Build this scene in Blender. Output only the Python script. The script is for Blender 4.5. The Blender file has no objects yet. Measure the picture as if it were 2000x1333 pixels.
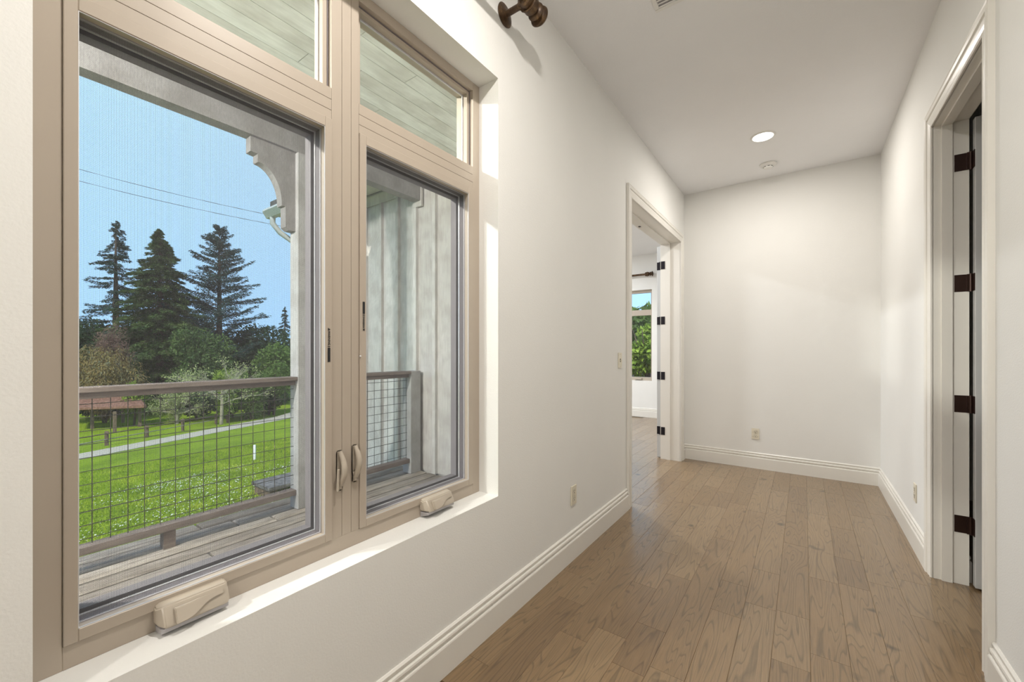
import bpy, bmesh, math, random
import numpy as np
from mathutils import Vector, Matrix
C = bpy.context.scene.collection
PI = math.pi
SC = bpy.context.scene

# ------------------------------------------------------------------ camera
YAW = 35.5
cam_d = bpy.data.cameras.new('camera')
cam_d.sensor_width = 36.0
cam_d.lens = 799.0 / 2000.0 * 36.0
cam_d.shift_y = 19.5 / 2000.0
cam_d.clip_start = 0.02
cam_d.clip_end = 600
cam = bpy.data.objects.new('camera', cam_d)
cam.location = (0, 0, 1.24)
cam.rotation_euler = (PI / 2, 0, math.radians(YAW))
C.objects.link(cam)
SC.camera = cam

# ------------------------------------------------------------------ sky, sun, exposure
W = bpy.data.worlds.new('sky'); SC.world = W; W.use_nodes = True
wn = W.node_tree.nodes; wl = W.node_tree.links; wn.clear()
wo = wn.new('ShaderNodeOutputWorld'); wb = wn.new('ShaderNodeBackground')
SUN = Vector((0.41, -0.58, 0.70)).normalized()
# clear blue sky: colour by height above the horizon, the same all round
wt = wn.new('ShaderNodeTexCoord'); wz = wn.new('ShaderNodeSeparateXYZ'); wr = wn.new('ShaderNodeValToRGB')
wl.new(wt.outputs['Generated'], wz.inputs[0]); wl.new(wz.outputs[2], wr.inputs[0])
el = wr.color_ramp.elements; el.new(.5); el.new(.5)
for e_, (p_, c_) in zip(el, ((0.0, (.40, .66, 1.0)), (.12, (.42, .68, 1.0)), (.45, (.50, .76, 1.0)), (1.0, (.26, .46, .88)))):
    e_.position = p_; e_.color = (*c_, 1)
wb.inputs['Strength'].default_value = 1.5
wl.new(wr.outputs[0], wb.inputs['Color']); wl.new(wb.outputs[0], wo.inputs[0])
sd = bpy.data.lights.new('sun', 'SUN'); sd.energy = 5.4; sd.angle = 0.009; sd.color = (1, .955, .88)
so = bpy.data.objects.new('sun', sd); so.rotation_euler = SUN.to_track_quat('Z', 'Y').to_euler()
so.location = (5, -5, 20); C.objects.link(so)
CAN_POWER = 29.5
PORCH_FILL_POWER = 430.0
SC.view_settings.view_transform = 'Standard'; SC.view_settings.look = 'None'
SC.view_settings.exposure = 0.0; SC.view_settings.gamma = 1.0
SC.view_settings.use_curve_mapping = False

# ------------------------------------------------------------------ helpers
def tag(o, label=None, cat=None, group=None, kind=None):
    if label: o['label'] = label
    if cat: o['category'] = cat
    if group: o['group'] = group
    if kind: o['kind'] = kind
    return o

class MB:
    """collects shapes and links them as one mesh object"""
    def __init__(s): s.v = []; s.f = []; s.m = []
    def add(s, vs, fs, mi=0):
        n = len(s.v); s.v += [tuple(p) for p in vs]
        s.f += [tuple(i + n for i in q) for q in fs]; s.m += [mi] * len(fs); return s
    def box(s, x0, x1, y0, y1, z0, z1, mi=0):
        x0, x1 = min(x0, x1), max(x0, x1); y0, y1 = min(y0, y1), max(y0, y1); z0, z1 = min(z0, z1), max(z0, z1)
        vs = [(x0,y0,z0),(x1,y0,z0),(x1,y1,z0),(x0,y1,z0),(x0,y0,z1),(x1,y0,z1),(x1,y1,z1),(x0,y1,z1)]
        return s.add(vs, [(0,3,2,1),(4,5,6,7),(0,1,5,4),(1,2,6,5),(2,3,7,6),(3,0,4,7)], mi)
    def ring(s, x0, x1, y0, y1, z0, z1, wl_, wr, wb_, wt, mi=0):
        """rectangular frame in a YZ plane, deep in x"""
        s.box(x0, x1, y0, y0 + wl_, z0, z1, mi); s.box(x0, x1, y1 - wr, y1, z0, z1, mi)
        s.box(x0, x1, y0 + wl_, y1 - wr, z0, z0 + wb_, mi); s.box(x0, x1, y0 + wl_, y1 - wr, z1 - wt, z1, mi)
        return s
    def tube(s, pts, rad, n=10, mi=0, caps=True):
        pts = [Vector(p) for p in pts]
        if not hasattr(rad, '__len__'): rad = [rad] * len(pts)
        rings = []; prev = None
        for i, p in enumerate(pts):
            a = pts[max(i - 1, 0)]; b = pts[min(i + 1, len(pts) - 1)]
            t = (b - a).normalized()
            if prev is None:
                u = t.orthogonal().normalized()
            else:
                u = (prev - t * prev.dot(t)).normalized()
            prev = u; w = t.cross(u)
            rings.append([p + (u * math.cos(2*PI*k/n) + w * math.sin(2*PI*k/n)) * rad[i] for k in range(n)])
        vs = [q for r in rings for q in r]; fs = []
        for i in range(len(pts) - 1):
            for k in range(n):
                k2 = (k + 1) % n
                fs.append((i*n + k, i*n + k2, (i+1)*n + k2, (i+1)*n + k))
        if caps:
            fs.append(tuple(range(n - 1, -1, -1))); fs.append(tuple((len(pts)-1)*n + k for k in range(n)))
        return s.add(vs, fs, mi)
    def lathe(s, o, axis, prof, n=24, mi=0):
        """prof: list of (distance along the axis, radius)"""
        o = Vector(o); ax = Vector(axis).normalized()
        return s.tube2([o + ax * d for d, r in prof], [max(r, 1e-4) for d, r in prof], ax, n, mi)
    def tube2(s, pts, rad, ax, n, mi):
        u = ax.orthogonal().normalized(); w = ax.cross(u)
        vs = []; fs = []
        for p, r in zip(pts, rad):
            vs += [p + (u * math.cos(2*PI*k/n) + w * math.sin(2*PI*k/n)) * r for k in range(n)]
        for i in range(len(pts) - 1):
            for k in range(n):
                k2 = (k + 1) % n; fs.append((i*n + k, i*n + k2, (i+1)*n + k2, (i+1)*n + k))
        fs.append(tuple(range(n - 1, -1, -1))); fs.append(tuple((len(pts)-1)*n + k for k in range(n)))
        return s.add(vs, fs, mi)
    def prism(s, poly, axis, a0, a1, mi=0):
        """poly: list of 2-D points in the plane across 'axis' ('x': (y,z); 'y': (x,z); 'z': (x,y))"""
        def P(q, a):
            return {'x': (a, q[0], q[1]), 'y': (q[0], a, q[1]), 'z': (q[0], q[1], a)}[axis]
        n = len(poly); vs = [P(q, a0) for q in poly] + [P(q, a1) for q in poly]
        fs = [tuple(range(n)), tuple(range(2*n - 1, n - 1, -1))]
        fs += [(i, i + n, (i+1) % n + n, (i+1) % n) for i in range(n)]
        return s.add(vs, fs, mi)
    def build(s, name, mat, parent=None, smooth=False, bevel=0, seg=2, origin=None):
        me = bpy.data.meshes.new(name); v = np.array(s.v, dtype=float)
        if origin is None:
            origin = (v.min(0) + v.max(0)) / 2; origin[2] = v[:, 2].min()
        origin = np.array(origin, dtype=float)
        me.from_pydata([tuple(p) for p in v - origin], [], s.f)
        mats = mat if isinstance(mat, (list, tuple)) else [mat]
        for m in mats: me.materials.append(m)
        if len(mats) > 1: me.polygons.foreach_set('material_index', s.m)
        bm = bmesh.new(); bm.from_mesh(me); bmesh.ops.recalc_face_normals(bm, faces=bm.faces)
        if bevel:
            es = [e for e in bm.edges if len(e.link_faces) == 2 and e.calc_face_angle(0) > 0.6]
            bmesh.ops.bevel(bm, geom=es, offset=bevel, segments=seg, affect='EDGES', clamp_overlap=True)
        bm.to_mesh(me); bm.free()
        if smooth:
            me.polygons.foreach_set('use_smooth', [True] * len(me.polygons))
            try: me.set_sharp_from_angle(angle=math.radians(40))
            except Exception: pass
        o = bpy.data.objects.new(name, me); C.objects.link(o)
        if parent is not None:
            o.parent = parent; po = wpos(parent)
            o.location = Vector(origin) - po
        else: o.location = Vector(origin)
        return o

def wpos(o):
    p = Vector(o.location)
    while o.parent is not None:
        o = o.parent; p += Vector(o.location)
    return p

def empty(name, loc=(0, 0, 0), **k):
    o = bpy.data.objects.new(name, None); o.location = loc; o.empty_display_size = .1
    C.objects.link(o); tag(o, **k); return o
def struct(name, mb, mat, **k):
    o = mb.build(name, mat, **k); o['kind'] = 'structure'; return o

# ------------------------------------------------------------------ materials
def new_mat(name):
    m = bpy.data.materials.new(name); m.use_nodes = True
    nt = m.node_tree; b = nt.nodes['Principled BSDF']; return m, nt, b
def N(nt, t, **k):
    n = nt.nodes.new(t)
    for a, v in k.items():
        if a in n.inputs: n.inputs[a].default_value = v
        else: setattr(n, a, v)
    return n
def coords(nt, scale=(1, 1, 1), src='Object', rnd=False):
    tc = N(nt, 'ShaderNodeTexCoord'); mp = N(nt, 'ShaderNodeMapping'); mp.inputs['Scale'].default_value = scale
    nt.links.new(tc.outputs[src], mp.inputs['Vector'])
    if rnd:
        oi = N(nt, 'ShaderNodeObjectInfo'); ml = N(nt, 'ShaderNodeMath', operation='MULTIPLY'); ml.inputs[1].default_value = 37.0
        nt.links.new(oi.outputs['Random'], ml.inputs[0]); cb = N(nt, 'ShaderNodeCombineXYZ')
        for i in range(3): nt.links.new(ml.outputs[0], cb.inputs[i])
        nt.links.new(cb.outputs[0], mp.inputs['Location'])
    return mp.outputs[0]
def bump(nt, b, h, strength=.1, dist=.01):
    bp = N(nt, 'ShaderNodeBump'); bp.inputs['Strength'].default_value = strength; bp.inputs['Distance'].default_value = dist
    nt.links.new(h, bp.inputs['Height']); nt.links.new(bp.outputs[0], b.inputs['Normal']); return bp
def ramp(nt, fac, stops):
    r = N(nt, 'ShaderNodeValToRGB'); e = r.color_ramp.elements
    while len(e) < len(stops): e.new(.5)
    for el, (p, c) in zip(e, stops): el.position = p; el.color = (*c, 1)
    nt.links.new(fac, r.inputs[0]); return r.outputs[0]
def mix(nt, fac, a, b_, mode='MIX'):
    m = N(nt, 'ShaderNodeMix', data_type='RGBA', blend_type=mode)
    for i, s in ((0, fac), (6, a), (7, b_)):
        if isinstance(s, (int, float)): m.inputs[i].default_value = s
        elif isinstance(s, tuple): m.inputs[i].default_value = (*s, 1)
        else: nt.links.new(s, m.inputs[i])
    return m.outputs[2]
def paint(name, col, rough=.5, bs=.08, scale=220, bd=.002, spec=.5, metal=0, var=.03):
    m, nt, b = new_mat(name); v = coords(nt, src='Object')
    n = N(nt, 'ShaderNodeTexNoise', Scale=scale, Detail=3.0); nt.links.new(v, n.inputs['Vector'])
    n2 = N(nt, 'ShaderNodeTexNoise', Scale=3.0, Detail=4.0); nt.links.new(v, n2.inputs['Vector'])
    d = tuple(c * (1 - var * 2) for c in col)
    nt.links.new(ramp(nt, n2.outputs[0], [(.3, d), (.65, col)]), b.inputs['Base Color'])
    b.inputs['Roughness'].default_value = rough; b.inputs['Metallic'].default_value = metal
    b.inputs['Specular IOR Level'].default_value = spec
    if bs: bump(nt, b, n.outputs[0], bs, bd)
    return m

M = {}
M['wall'] = paint('wall_paint', (.805, .798, .768), .75, .35, 160, .0015, .3, var=.008)
M['ceil'] = paint('ceiling_paint', (.86, .86, .865), .85, .5, 130, .002, .2, var=.008)
M['trim'] = paint('trim_enamel', (.78, .755, .70), .32, .05, 60, .0005, .5, var=.01)
M['trim_door'] = paint('door_enamel', (.56, .565, .56), .35, .05, 60, .0005, .5, var=.01)
M['tan'] = paint('tan_aluminium', (.44, .375, .305), .38, .08, 500, .0004, .5, var=.01)
M['tan_dark'] = paint('tan_handle_enamel', (.46, .40, .325), .28, 0, var=0)
M['return_dark'] = paint('dark_weatherstrip', (.19, .17, .18), .6, .1, 300, .0005, .4)
M['return_grey'] = paint('grey_sash_track', (.42, .40, .41), .4, .05, 300, .0005, .5)
M['alloy'] = paint('bright_bead_alloy', (.72, .72, .74), .25, .03, 300, .0003, .6, metal=.3)
M['black'] = paint('black_print', (.012, .012, .014), .5, 0)
M['bronze'] = paint('oil_rubbed_bronze', (.045, .022, .016), .38, .2, 60, .002, .6, metal=.6)
M['hinge_black'] = paint('black_hinge_steel', (.016, .014, .020), .35, .1, 80, .001, .5, metal=.5)
M['rod'] = None
M['plate'] = paint('ivory_plate', (.76, .71, .58), .35, 0, var=.005)
M['slot'] = paint('outlet_slot_dark', (.03, .025, .02), .7, 0)
M['white_plastic'] = paint('white_plastic', (.80, .79, .76), .4, 0, var=.005)
M['pvc'] = paint('white_pipe_plastic', (.80, .80, .78), .5, 0)
M['galv'] = paint('dark_wire', (.07, .06, .05), .55, 0, metal=.4)
M['cable'] = paint('utility_cable', (.12, .14, .18), .7, 0)
M['gutter'] = paint('painted_gutter', (.52, .53, .50), .4, .05, 80, .001)
M['stone'] = None

def rod_mat():
    m, nt, b = new_mat('aged_bronze_rod'); v = coords(nt, (1, 1, 1))
    n = N(nt, 'ShaderNodeTexNoise', Scale=35.0, Detail=6.0, Roughness=.7); nt.links.new(v, n.inputs['Vector'])
    nt.links.new(ramp(nt, n.outputs[0], [(.3, (.025, .012, .006)), (.55, (.09, .05, .022)), (.75, (.26, .16, .07))]), b.inputs['Base Color'])
    b.inputs['Roughness'].default_value = .38; b.inputs['Metallic'].default_value = .35
    bump(nt, b, n.outputs[0], .4, .003); return m
M['rod'] = rod_mat()

def floor_mat():
    m, nt, b = new_mat('oak_plank')
    v = coords(nt, (1, 1, 1), rnd=True)
    mp = N(nt, 'ShaderNodeMapping'); mp.inputs['Scale'].default_value = (9, .8, 9); nt.links.new(v, mp.inputs['Vector'])
    n = N(nt, 'ShaderNodeTexNoise', Scale=1.5, Detail=1.0, Distortion=.35); nt.links.new(mp.outputs[0], n.inputs['Vector'])
    # cathedral grain: contour lines of a stretched noise field
    ml = N(nt, 'ShaderNodeMath', operation='MULTIPLY'); ml.inputs[1].default_value = 14.0; nt.links.new(n.outputs[0], ml.inputs[0])
    fr = N(nt, 'ShaderNodeMath', operation='FRACT'); nt.links.new(ml.outputs[0], fr.inputs[0])
    line = ramp(nt, fr.outputs[0], [(.0, (.35,)*3), (.12, (1,)*3), (.8, (.92,)*3), (1.0, (.4,)*3)])
    mp2 = N(nt, 'ShaderNodeMapping'); mp2.inputs['Scale'].default_value = (240, 9, 240); nt.links.new(v, mp2.inputs['Vector'])
    f = N(nt, 'ShaderNodeTexNoise', Scale=1.0, Detail=4.0, Roughness=.7); nt.links.new(mp2.outputs[0], f.inputs['Vector'])
    fine = ramp(nt, f.outputs[0], [(.32, (.62,)*3), (.62, (1,)*3)])
    oi = N(nt, 'ShaderNodeObjectInfo')
    base = ramp(nt, oi.outputs['Random'], [(0, (.200, .126, .064)), (.25, (.258, .168, .086)), (.5, (.226, .145, .072)), (.75, (.275, .184, .098)), (1, (.236, .158, .084))])
    c = mix(nt, .62, base, line, 'MULTIPLY'); c = mix(nt, .6, c, fine, 'MULTIPLY')
    k = N(nt, 'ShaderNodeTexNoise', Scale=7.0, Detail=2.0); nt.links.new(v, k.inputs['Vector'])
    knots = ramp(nt, k.outputs[0], [(.24, (.25,)*3), (.31, (1,)*3)])
    c = mix(nt, .8, c, knots, 'MULTIPLY')
    nt.links.new(c, b.inputs['Base Color'])
    b.inputs['Roughness'].default_value = .32; b.inputs['Specular IOR Level'].default_value = .5
    b.inputs['Coat Weight'].default_value = .5; b.inputs['Coat Roughness'].default_value = .20; b.inputs['Coat IOR'].default_value = 1.5
    mp3 = N(nt, 'ShaderNodeMapping'); mp3.inputs['Scale'].default_value = (26, 5, 1); nt.links.new(v, mp3.inputs['Vector'])
    w = N(nt, 'ShaderNodeTexNoise', Scale=1.0, Detail=1.5); nt.links.new(mp3.outputs[0], w.inputs['Vector'])
    b1 = N(nt, 'ShaderNodeBump'); b1.inputs['Strength'].default_value = .35; b1.inputs['Distance'].default_value = .006
    nt.links.new(w.outputs[0], b1.inputs['Height'])
    b2 = bump(nt, b, f.outputs[0], .15, .001); nt.links.new(b1.outputs[0], b2.inputs['Normal']); nt.links.new(b1.outputs[0], b.inputs['Coat Normal'])
    return m
M['floor'] = floor_mat()

def weathered(name, c0, c1, scale=(1, 1, 1), bs=.5, rough=.85, var=.8):
    m, nt, b = new_mat(name); v = coords(nt, scale, rnd=True)
    n = N(nt, 'ShaderNodeTexNoise', Scale=1.0, Detail=8.0, Roughness=.7); nt.links.new(v, n.inputs['Vector'])
    v2 = coords(nt, tuple(min(s, 6) for s in scale), rnd=True)
    n2 = N(nt, 'ShaderNodeTexNoise', Scale=1.0, Detail=4.0); nt.links.new(v2, n2.inputs['Vector'])
    oi = N(nt, 'ShaderNodeObjectInfo')
    c = ramp(nt, n.outputs[0], [(.3, c0), (.68, c1)])
    g = ramp(nt, n2.outputs[0], [(.35, (.72, .70, .68)), (.62, (1, 1, 1))]); c = mix(nt, .7, c, g, 'MULTIPLY')
    r = ramp(nt, oi.outputs['Random'], [(0, (var, var * .97, var * .94)), (1, (1, 1, 1))]); c = mix(nt, .8, c, r, 'MULTIPLY')
    nt.links.new(c, b.inputs['Base Color']); b.inputs['Roughness'].default_value = rough
    b.inputs['Specular IOR Level'].default_value = .25
    bump(nt, b, n.outputs[0], bs, .004); return m
M['deck'] = weathered('weathered_deck_wood', (.20, .16, .13), (.60, .545, .49), (55, 3.5, 55), .8, var=.58)
M['rail'] = weathered('weathered_rail_wood', (.17, .135, .12), (.30, .25, .225), (40, 4, 40), .4)
M['siding'] = weathered('grey_stained_siding', (.62, .595, .57), (.80, .775, .75), (60, 60, 6), .7)
M['porch_paint'] = weathered('grey_painted_timber', (.27, .255, .26), (.38, .365, .36), (90, 90, 30), .4)
M['post_paint'] = weathered('grey_painted_post', (.40, .39, .39), (.52, .505, .50), (90, 90, 30), .4)
M['ceil_board'] = weathered('whitewashed_ceiling_board', (.70, .70, .67), (.86, .86, .83), (45, 4, 45), .25)
M['fence'] = weathered('brown_fence_wood', (.10, .07, .05), (.28, .20, .14), (12, 12, 3), .4)
M['arbor'] = weathered('rusty_brown_boards', (.17, .08, .05), (.34, .19, .14), (6, 6, 6), .4)
M['bark'] = weathered('tree_bark', (.05, .035, .028), (.16, .115, .085), (8, 8, 2), .8)
M['pale_bark'] = weathered('pale_bark', (.28, .25, .18), (.50, .46, .36), (8, 8, 3), .5)
M['stone'] = weathered('grey_plank_wood', (.05, .045, .04), (.30, .285, .27), (8, 8, 8), .5)
M['shingle'] = weathered('roof_shingle', (.10, .10, .10), (.20, .19, .18), (5, 5, 5), .5)

def glass_mat():
    m, nt, b = new_mat('window_glass'); nt.nodes.remove(b)
    out = nt.nodes['Material Output']
    t = N(nt, 'ShaderNodeBsdfTransparent'); t.inputs[0].default_value = (.965, .985, .975, 1)
    g = N(nt, 'ShaderNodeBsdfGlossy'); g.inputs['Roughness'].default_value = .02
    lw = N(nt, 'ShaderNodeLayerWeight'); lw.inputs[0].default_value = .5
    pw = N(nt, 'ShaderNodeMath', operation='POWER'); pw.inputs[1].default_value = 5.0; nt.links.new(lw.outputs['Facing'], pw.inputs[0])
    fr = N(nt, 'ShaderNodeMath', operation='MULTIPLY_ADD'); fr.inputs[1].default_value = .95; fr.inputs[2].default_value = .022; nt.links.new(pw.outputs[0], fr.inputs[0])
    ms = N(nt, 'ShaderNodeMixShader'); nt.links.new(fr.outputs[0], ms.inputs[0])
    nt.links.new(t.outputs[0], ms.inputs[1]); nt.links.new(g.outputs[0], ms.inputs[2]); nt.links.new(ms.outputs[0], out.inputs[0]); return m
M['glass'] = glass_mat()
def screen_mat():
    m, nt, b = new_mat('insect_screen_mesh'); nt.nodes.remove(b); out = nt.nodes['Material Output']
    v = coords(nt, (1, 1, 1)); sp = N(nt, 'ShaderNodeSeparateXYZ'); nt.links.new(v, sp.inputs[0])
    def wires(sock):
        a = N(nt, 'ShaderNodeMath', operation='MULTIPLY'); a.inputs[1].default_value = 1 / .0021; nt.links.new(sock, a.inputs[0])
        f = N(nt, 'ShaderNodeMath', operation='FRACT'); nt.links.new(a.outputs[0], f.inputs[0])
        l = N(nt, 'ShaderNodeMath', operation='LESS_THAN'); l.inputs[1].default_value = .105; nt.links.new(f.outputs[0], l.inputs[0]); return l.outputs[0]
    mx = N(nt, 'ShaderNodeMath', operation='MAXIMUM'); nt.links.new(wires(sp.outputs[1]), mx.inputs[0]); nt.links.new(wires(sp.outputs[2]), mx.inputs[1])
    t = N(nt, 'ShaderNodeBsdfTransparent'); d = N(nt, 'ShaderNodeBsdfDiffuse'); d.inputs[0].default_value = (.13, .13, .145, 1)
    ms = N(nt, 'ShaderNodeMixShader'); nt.links.new(mx.outputs[0], ms.inputs[0]); nt.links.new(t.outputs[0], ms.inputs[1]); nt.links.new(d.outputs[0], ms.inputs[2])
    nt.links.new(ms.outputs[0], out.inputs[0]); return m
M['screen'] = screen_mat()
def emit(name, col, s):
    m, nt, b = new_mat(name); b.inputs['Emission Color'].default_value = (*col, 1); b.inputs['Emission Strength'].default_value = s
    b.inputs['Base Color'].default_value = (.8, .8, .8, 1); return m
M['lamp'] = emit('lamp_lens', (1, .97, .90), 6.0)

def leafy(name, c0, c1, c2, scale=.8, trans=.25):
    m, nt, b = new_mat(name); v = coords(nt, (1, 1, 1))
    n = N(nt, 'ShaderNodeTexNoise', Scale=scale, Detail=5.0, Roughness=.75); nt.links.new(v, n.inputs['Vector'])
    c = ramp(nt, n.outputs[0], [(.32, c0), (.5, c1), (.68, c2)])
    nt.links.new(c, b.inputs['Base Color']); b.inputs['Roughness'].default_value = .7; b.inputs['Specular IOR Level'].default_value = .2
    tr = N(nt, 'ShaderNodeBsdfTranslucent'); nt.links.new(c, tr.inputs[0]); ms = N(nt, 'ShaderNodeMixShader'); ms.inputs[0].default_value = trans
    out = nt.nodes['Material Output']; nt.links.new(b.outputs[0], ms.inputs[1]); nt.links.new(tr.outputs[0], ms.inputs[2]); nt.links.new(ms.outputs[0], out.inputs[0]); return m
M['needles_blue'] = leafy('blue_green_needles', (.018, .045, .045), (.040, .085, .070), (.085, .145, .095))
M['needles_green'] = leafy('green_needles', (.030, .060, .020), (.070, .120, .032), (.150, .210, .055))
M['gold_leaf'] = leafy('golden_brown_foliage', (.15, .08, .035), (.27, .20, .065), (.18, .22, .17), 2.2)
M['red_twig'] = leafy('reddish_twigs', (.13, .075, .055), (.22, .13, .10), (.28, .20, .14))
M['lime_leaf'] = leafy('lime_green_leaves', (.10, .16, .02), (.22, .32, .04), (.38, .46, .08), 2)
M['mid_leaf'] = leafy('mid_green_leaves', (.05, .09, .02), (.11, .18, .04), (.20, .29, .07), 1.2)
M['dark_leaf'] = leafy('dark_green_leaves', (.016, .036, .018), (.035, .070, .028), (.08, .13, .045), 1.2)
M['pale_twig'] = leafy('pale_budding_twigs', (.20, .24, .09), (.34, .38, .15), (.46, .48, .22), 2)
M['blade'] = leafy('grass_blades', (.14, .22, .014), (.27, .375, .018), (.44, .50, .05), .9, .25)
M['flower'] = paint('white_clover', (.75, .76, .70), .7, 0)

def lawn_mat():
    m, nt, b = new_mat('lawn_grass'); v = coords(nt, (1, 1, 1))
    n = N(nt, 'ShaderNodeTexNoise', Scale=.35, Detail=6.0, Roughness=.7); nt.links.new(v, n.inputs['Vector'])
    f = N(nt, 'ShaderNodeTexNoise', Scale=9.0, Detail=6.0, Roughness=.8); nt.links.new(v, f.inputs['Vector'])
    c = ramp(nt, n.outputs[0], [(.3, (.17, .25, .014)), (.55, (.26, .365, .018)), (.75, (.38, .43, .04))])
    g = ramp(nt, f.outputs[0], [(.34, (.35, .4, .3)), (.58, (1, 1, 1))]); c = mix(nt, .8, c, g, 'MULTIPLY')
    nt.links.new(c, b.inputs['Base Color']); b.inputs['Roughness'].default_value = .9; b.inputs['Specular IOR Level'].default_value = .1
    bump(nt, b, f.outputs[0], .8, .05); return m
M['lawn'] = lawn_mat()
def gravel_mat():
    m, nt, b = new_mat('gravel'); v = coords(nt, (1, 1, 1))
    f = N(nt, 'ShaderNodeTexNoise', Scale=14.0, Detail=6.0, Roughness=.8); nt.links.new(v, f.inputs['Vector'])
    nt.links.new(ramp(nt, f.outputs[0], [(.3, (.30, .265, .20)), (.65, (.56, .50, .39))]), b.inputs['Base Color'])
    b.inputs['Roughness'].default_value = .95; bump(nt, b, f.outputs[0], .6, .03); return m
M['gravel'] = gravel_mat()
def soil_mat():
    m, nt, b = new_mat('bark_mulch'); v = coords(nt, (1, 1, 1))
    f = N(nt, 'ShaderNodeTexNoise', Scale=9.0, Detail=6.0, Roughness=.8); nt.links.new(v, f.inputs['Vector'])
    nt.links.new(ramp(nt, f.outputs[0], [(.3, (.08, .04, .025)), (.65, (.30, .17, .12))]), b.inputs['Base Color'])
    b.inputs['Roughness'].default_value = .95; bump(nt, b, f.outputs[0], .6, .03); return m
M['soil'] = soil_mat()

# ------------------------------------------------------------------ room shell
XL, XR, XLO, XRO, YE, H = -1.13, .575, -1.34, .71, 5.02, 3.048
YB = -2.6
W0, W1, WZ0, WZ1 = .0985, 1.476, .580, 2.479       # main window opening
D0, D1, DZ = 3.222, 4.830, 2.465                   # left double door opening
R0, R1, RZ = 2.355, 3.155, 2.465                   # right door opening
JB = .02                                            # jamb lining thickness
FX, FW0, FW1, FZ0, FZ1 = 7.70, -4.7, -2.30, .678, 2.392   # far room window

w = MB()
w.box(XLO, XL, YB, W0, -.1, H); w.box(XLO, XL, W0, W1, -.1, WZ0); w.box(XLO, XL, W0, W1, WZ1, H)
w.box(XLO, XL, W1, D0 - JB, -.1, H); w.box(XLO, XL, D0 - JB, D1 + JB, DZ + JB, H); w.box(XLO, XL, D1 + JB, 7.85, -.1, H)
struct('wall_left', w, M['wall'], origin=(0, 0, 0))
w = MB()
w.box(XR, XRO, YB, R0 - JB, -.1, H); w.box(XR, XRO, R0 - JB, R1 + JB, RZ + JB, H); w.box(XR, XRO, R1 + JB, YE, -.1, H)
struct('wall_right', w, M['wall'], origin=(0, 0, 0))
struct('wall_end', MB().box(XL, 3.6, YE, YE + .13, -.1, H), M['wall'], origin=(0, 0, 0))
struct('wall_back', MB().box(XLO, 3.6, YB - .13, YB, -.1, H), M['wall'], origin=(0, 0, 0))
struct('wall_side_room', MB().box(3.5, 3.62, YB, YE, -.1, H).box(XRO, 3.5, .9, 1.0, -.1, H), M['wall'], origin=(0, 0, 0))
w = MB()
w.box(-5.7, FW0, FX, FX + .16, -.1, H); w.box(FW0, FW1, FX, FX + .16, -.1, FZ0); w.box(FW0, FW1, FX, FX + .16, FZ1, H)
w.box(FW1, XLO, FX, FX + .16, -.1, H)
struct('wall_far', w, M['wall'], origin=(0, 0, 0))
# west wall of the far room, with an unseen window opening added to light it
w = MB()
w.box(-5.7, -5.54, 3.2, 4.4, -.1, H); w.box(-5.7, -5.54, 4.4, 6.6, -.1, .65); w.box(-5.7, -5.54, 4.4, 6.6, 2.4, H); w.box(-5.7, -5.54, 6.6, FX, -.1, H)
struct('wall_west', w, M['wall'], origin=(0, 0, 0))
struct('ceiling', MB().box(XLO, 3.62, YB - .13, 7.86, H, H + .1).box(-5.7, XLO, 3.066, 7.86, H, H + .1), M['ceil'], origin=(0, 0, 0))

# floor slab with planks
fl = MB().box(XLO, 3.5, YB, 7.7, -.10, -.014).box(-5.6, XLO, 3.2, 7.7, -.10, -.014)
floor = struct('floor', fl, M['floor'], origin=(0, 0, 0))
def plank(x0, x1, y0, y1, parent, mat, name='plank', z0=-.014, z1=0.0, ch=.0014, gap=.0001, drop=None):
    x0 += gap; x1 -= gap; y0 += max(gap, .0004); y1 -= max(gap, .0004)
    cx, cy = (x0 + x1) / 2, (y0 + y1) / 2; a, b_ = (x1 - x0) / 2, (y1 - y0) / 2
    t = z1 - z0; dr = ch if drop is None else drop; ce = .0003 if ch < .002 else ch * .5
    vs = [(-a,-b_,0),(a,-b_,0),(a,b_,0),(-a,b_,0),(-a,-b_,t-dr),(a,-b_,t-dr),(a,b_,t-dr),(-a,b_,t-dr),
          (-a+ch,-b_+ce,t),(a-ch,-b_+ce,t),(a-ch,b_-ce,t),(-a+ch,b_-ce,t)]
    fs = [(0,3,2,1),(0,1,5,4),(1,2,6,5),(2,3,7,6),(3,0,4,7),(4,5,9,8),(5,6,10,9),(6,7,11,10),(7,4,8,11),(8,9,10,11)]
    me = bpy.data.meshes.new(name); me.from_pydata(vs, [], fs); me.materials.append(mat)
    o = bpy.data.objects.new(name, me); C.objects.link(o); o.parent = parent
    o.location = Vector((cx, cy, z0)) - wpos(parent); return o
known = {-1: [2.056], 0: [1.823, 2.715], 1: [1.60, 2.83], 2: [2.168, 2.60, 3.05], 3: [1.558, 1.856, 2.358, 3.60, 4.0],
         4: [1.624, 3.0, 3.765], 5: [2.158, 2.465, 3.66], 6: [2.316, 2.70], 8: [2.077], 9: [2.79, 3.14], 10: [2.90, 2.09], 12: [2.49]}
rp = random.Random(11)
P0, PW = -1.009, .12885
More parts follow.
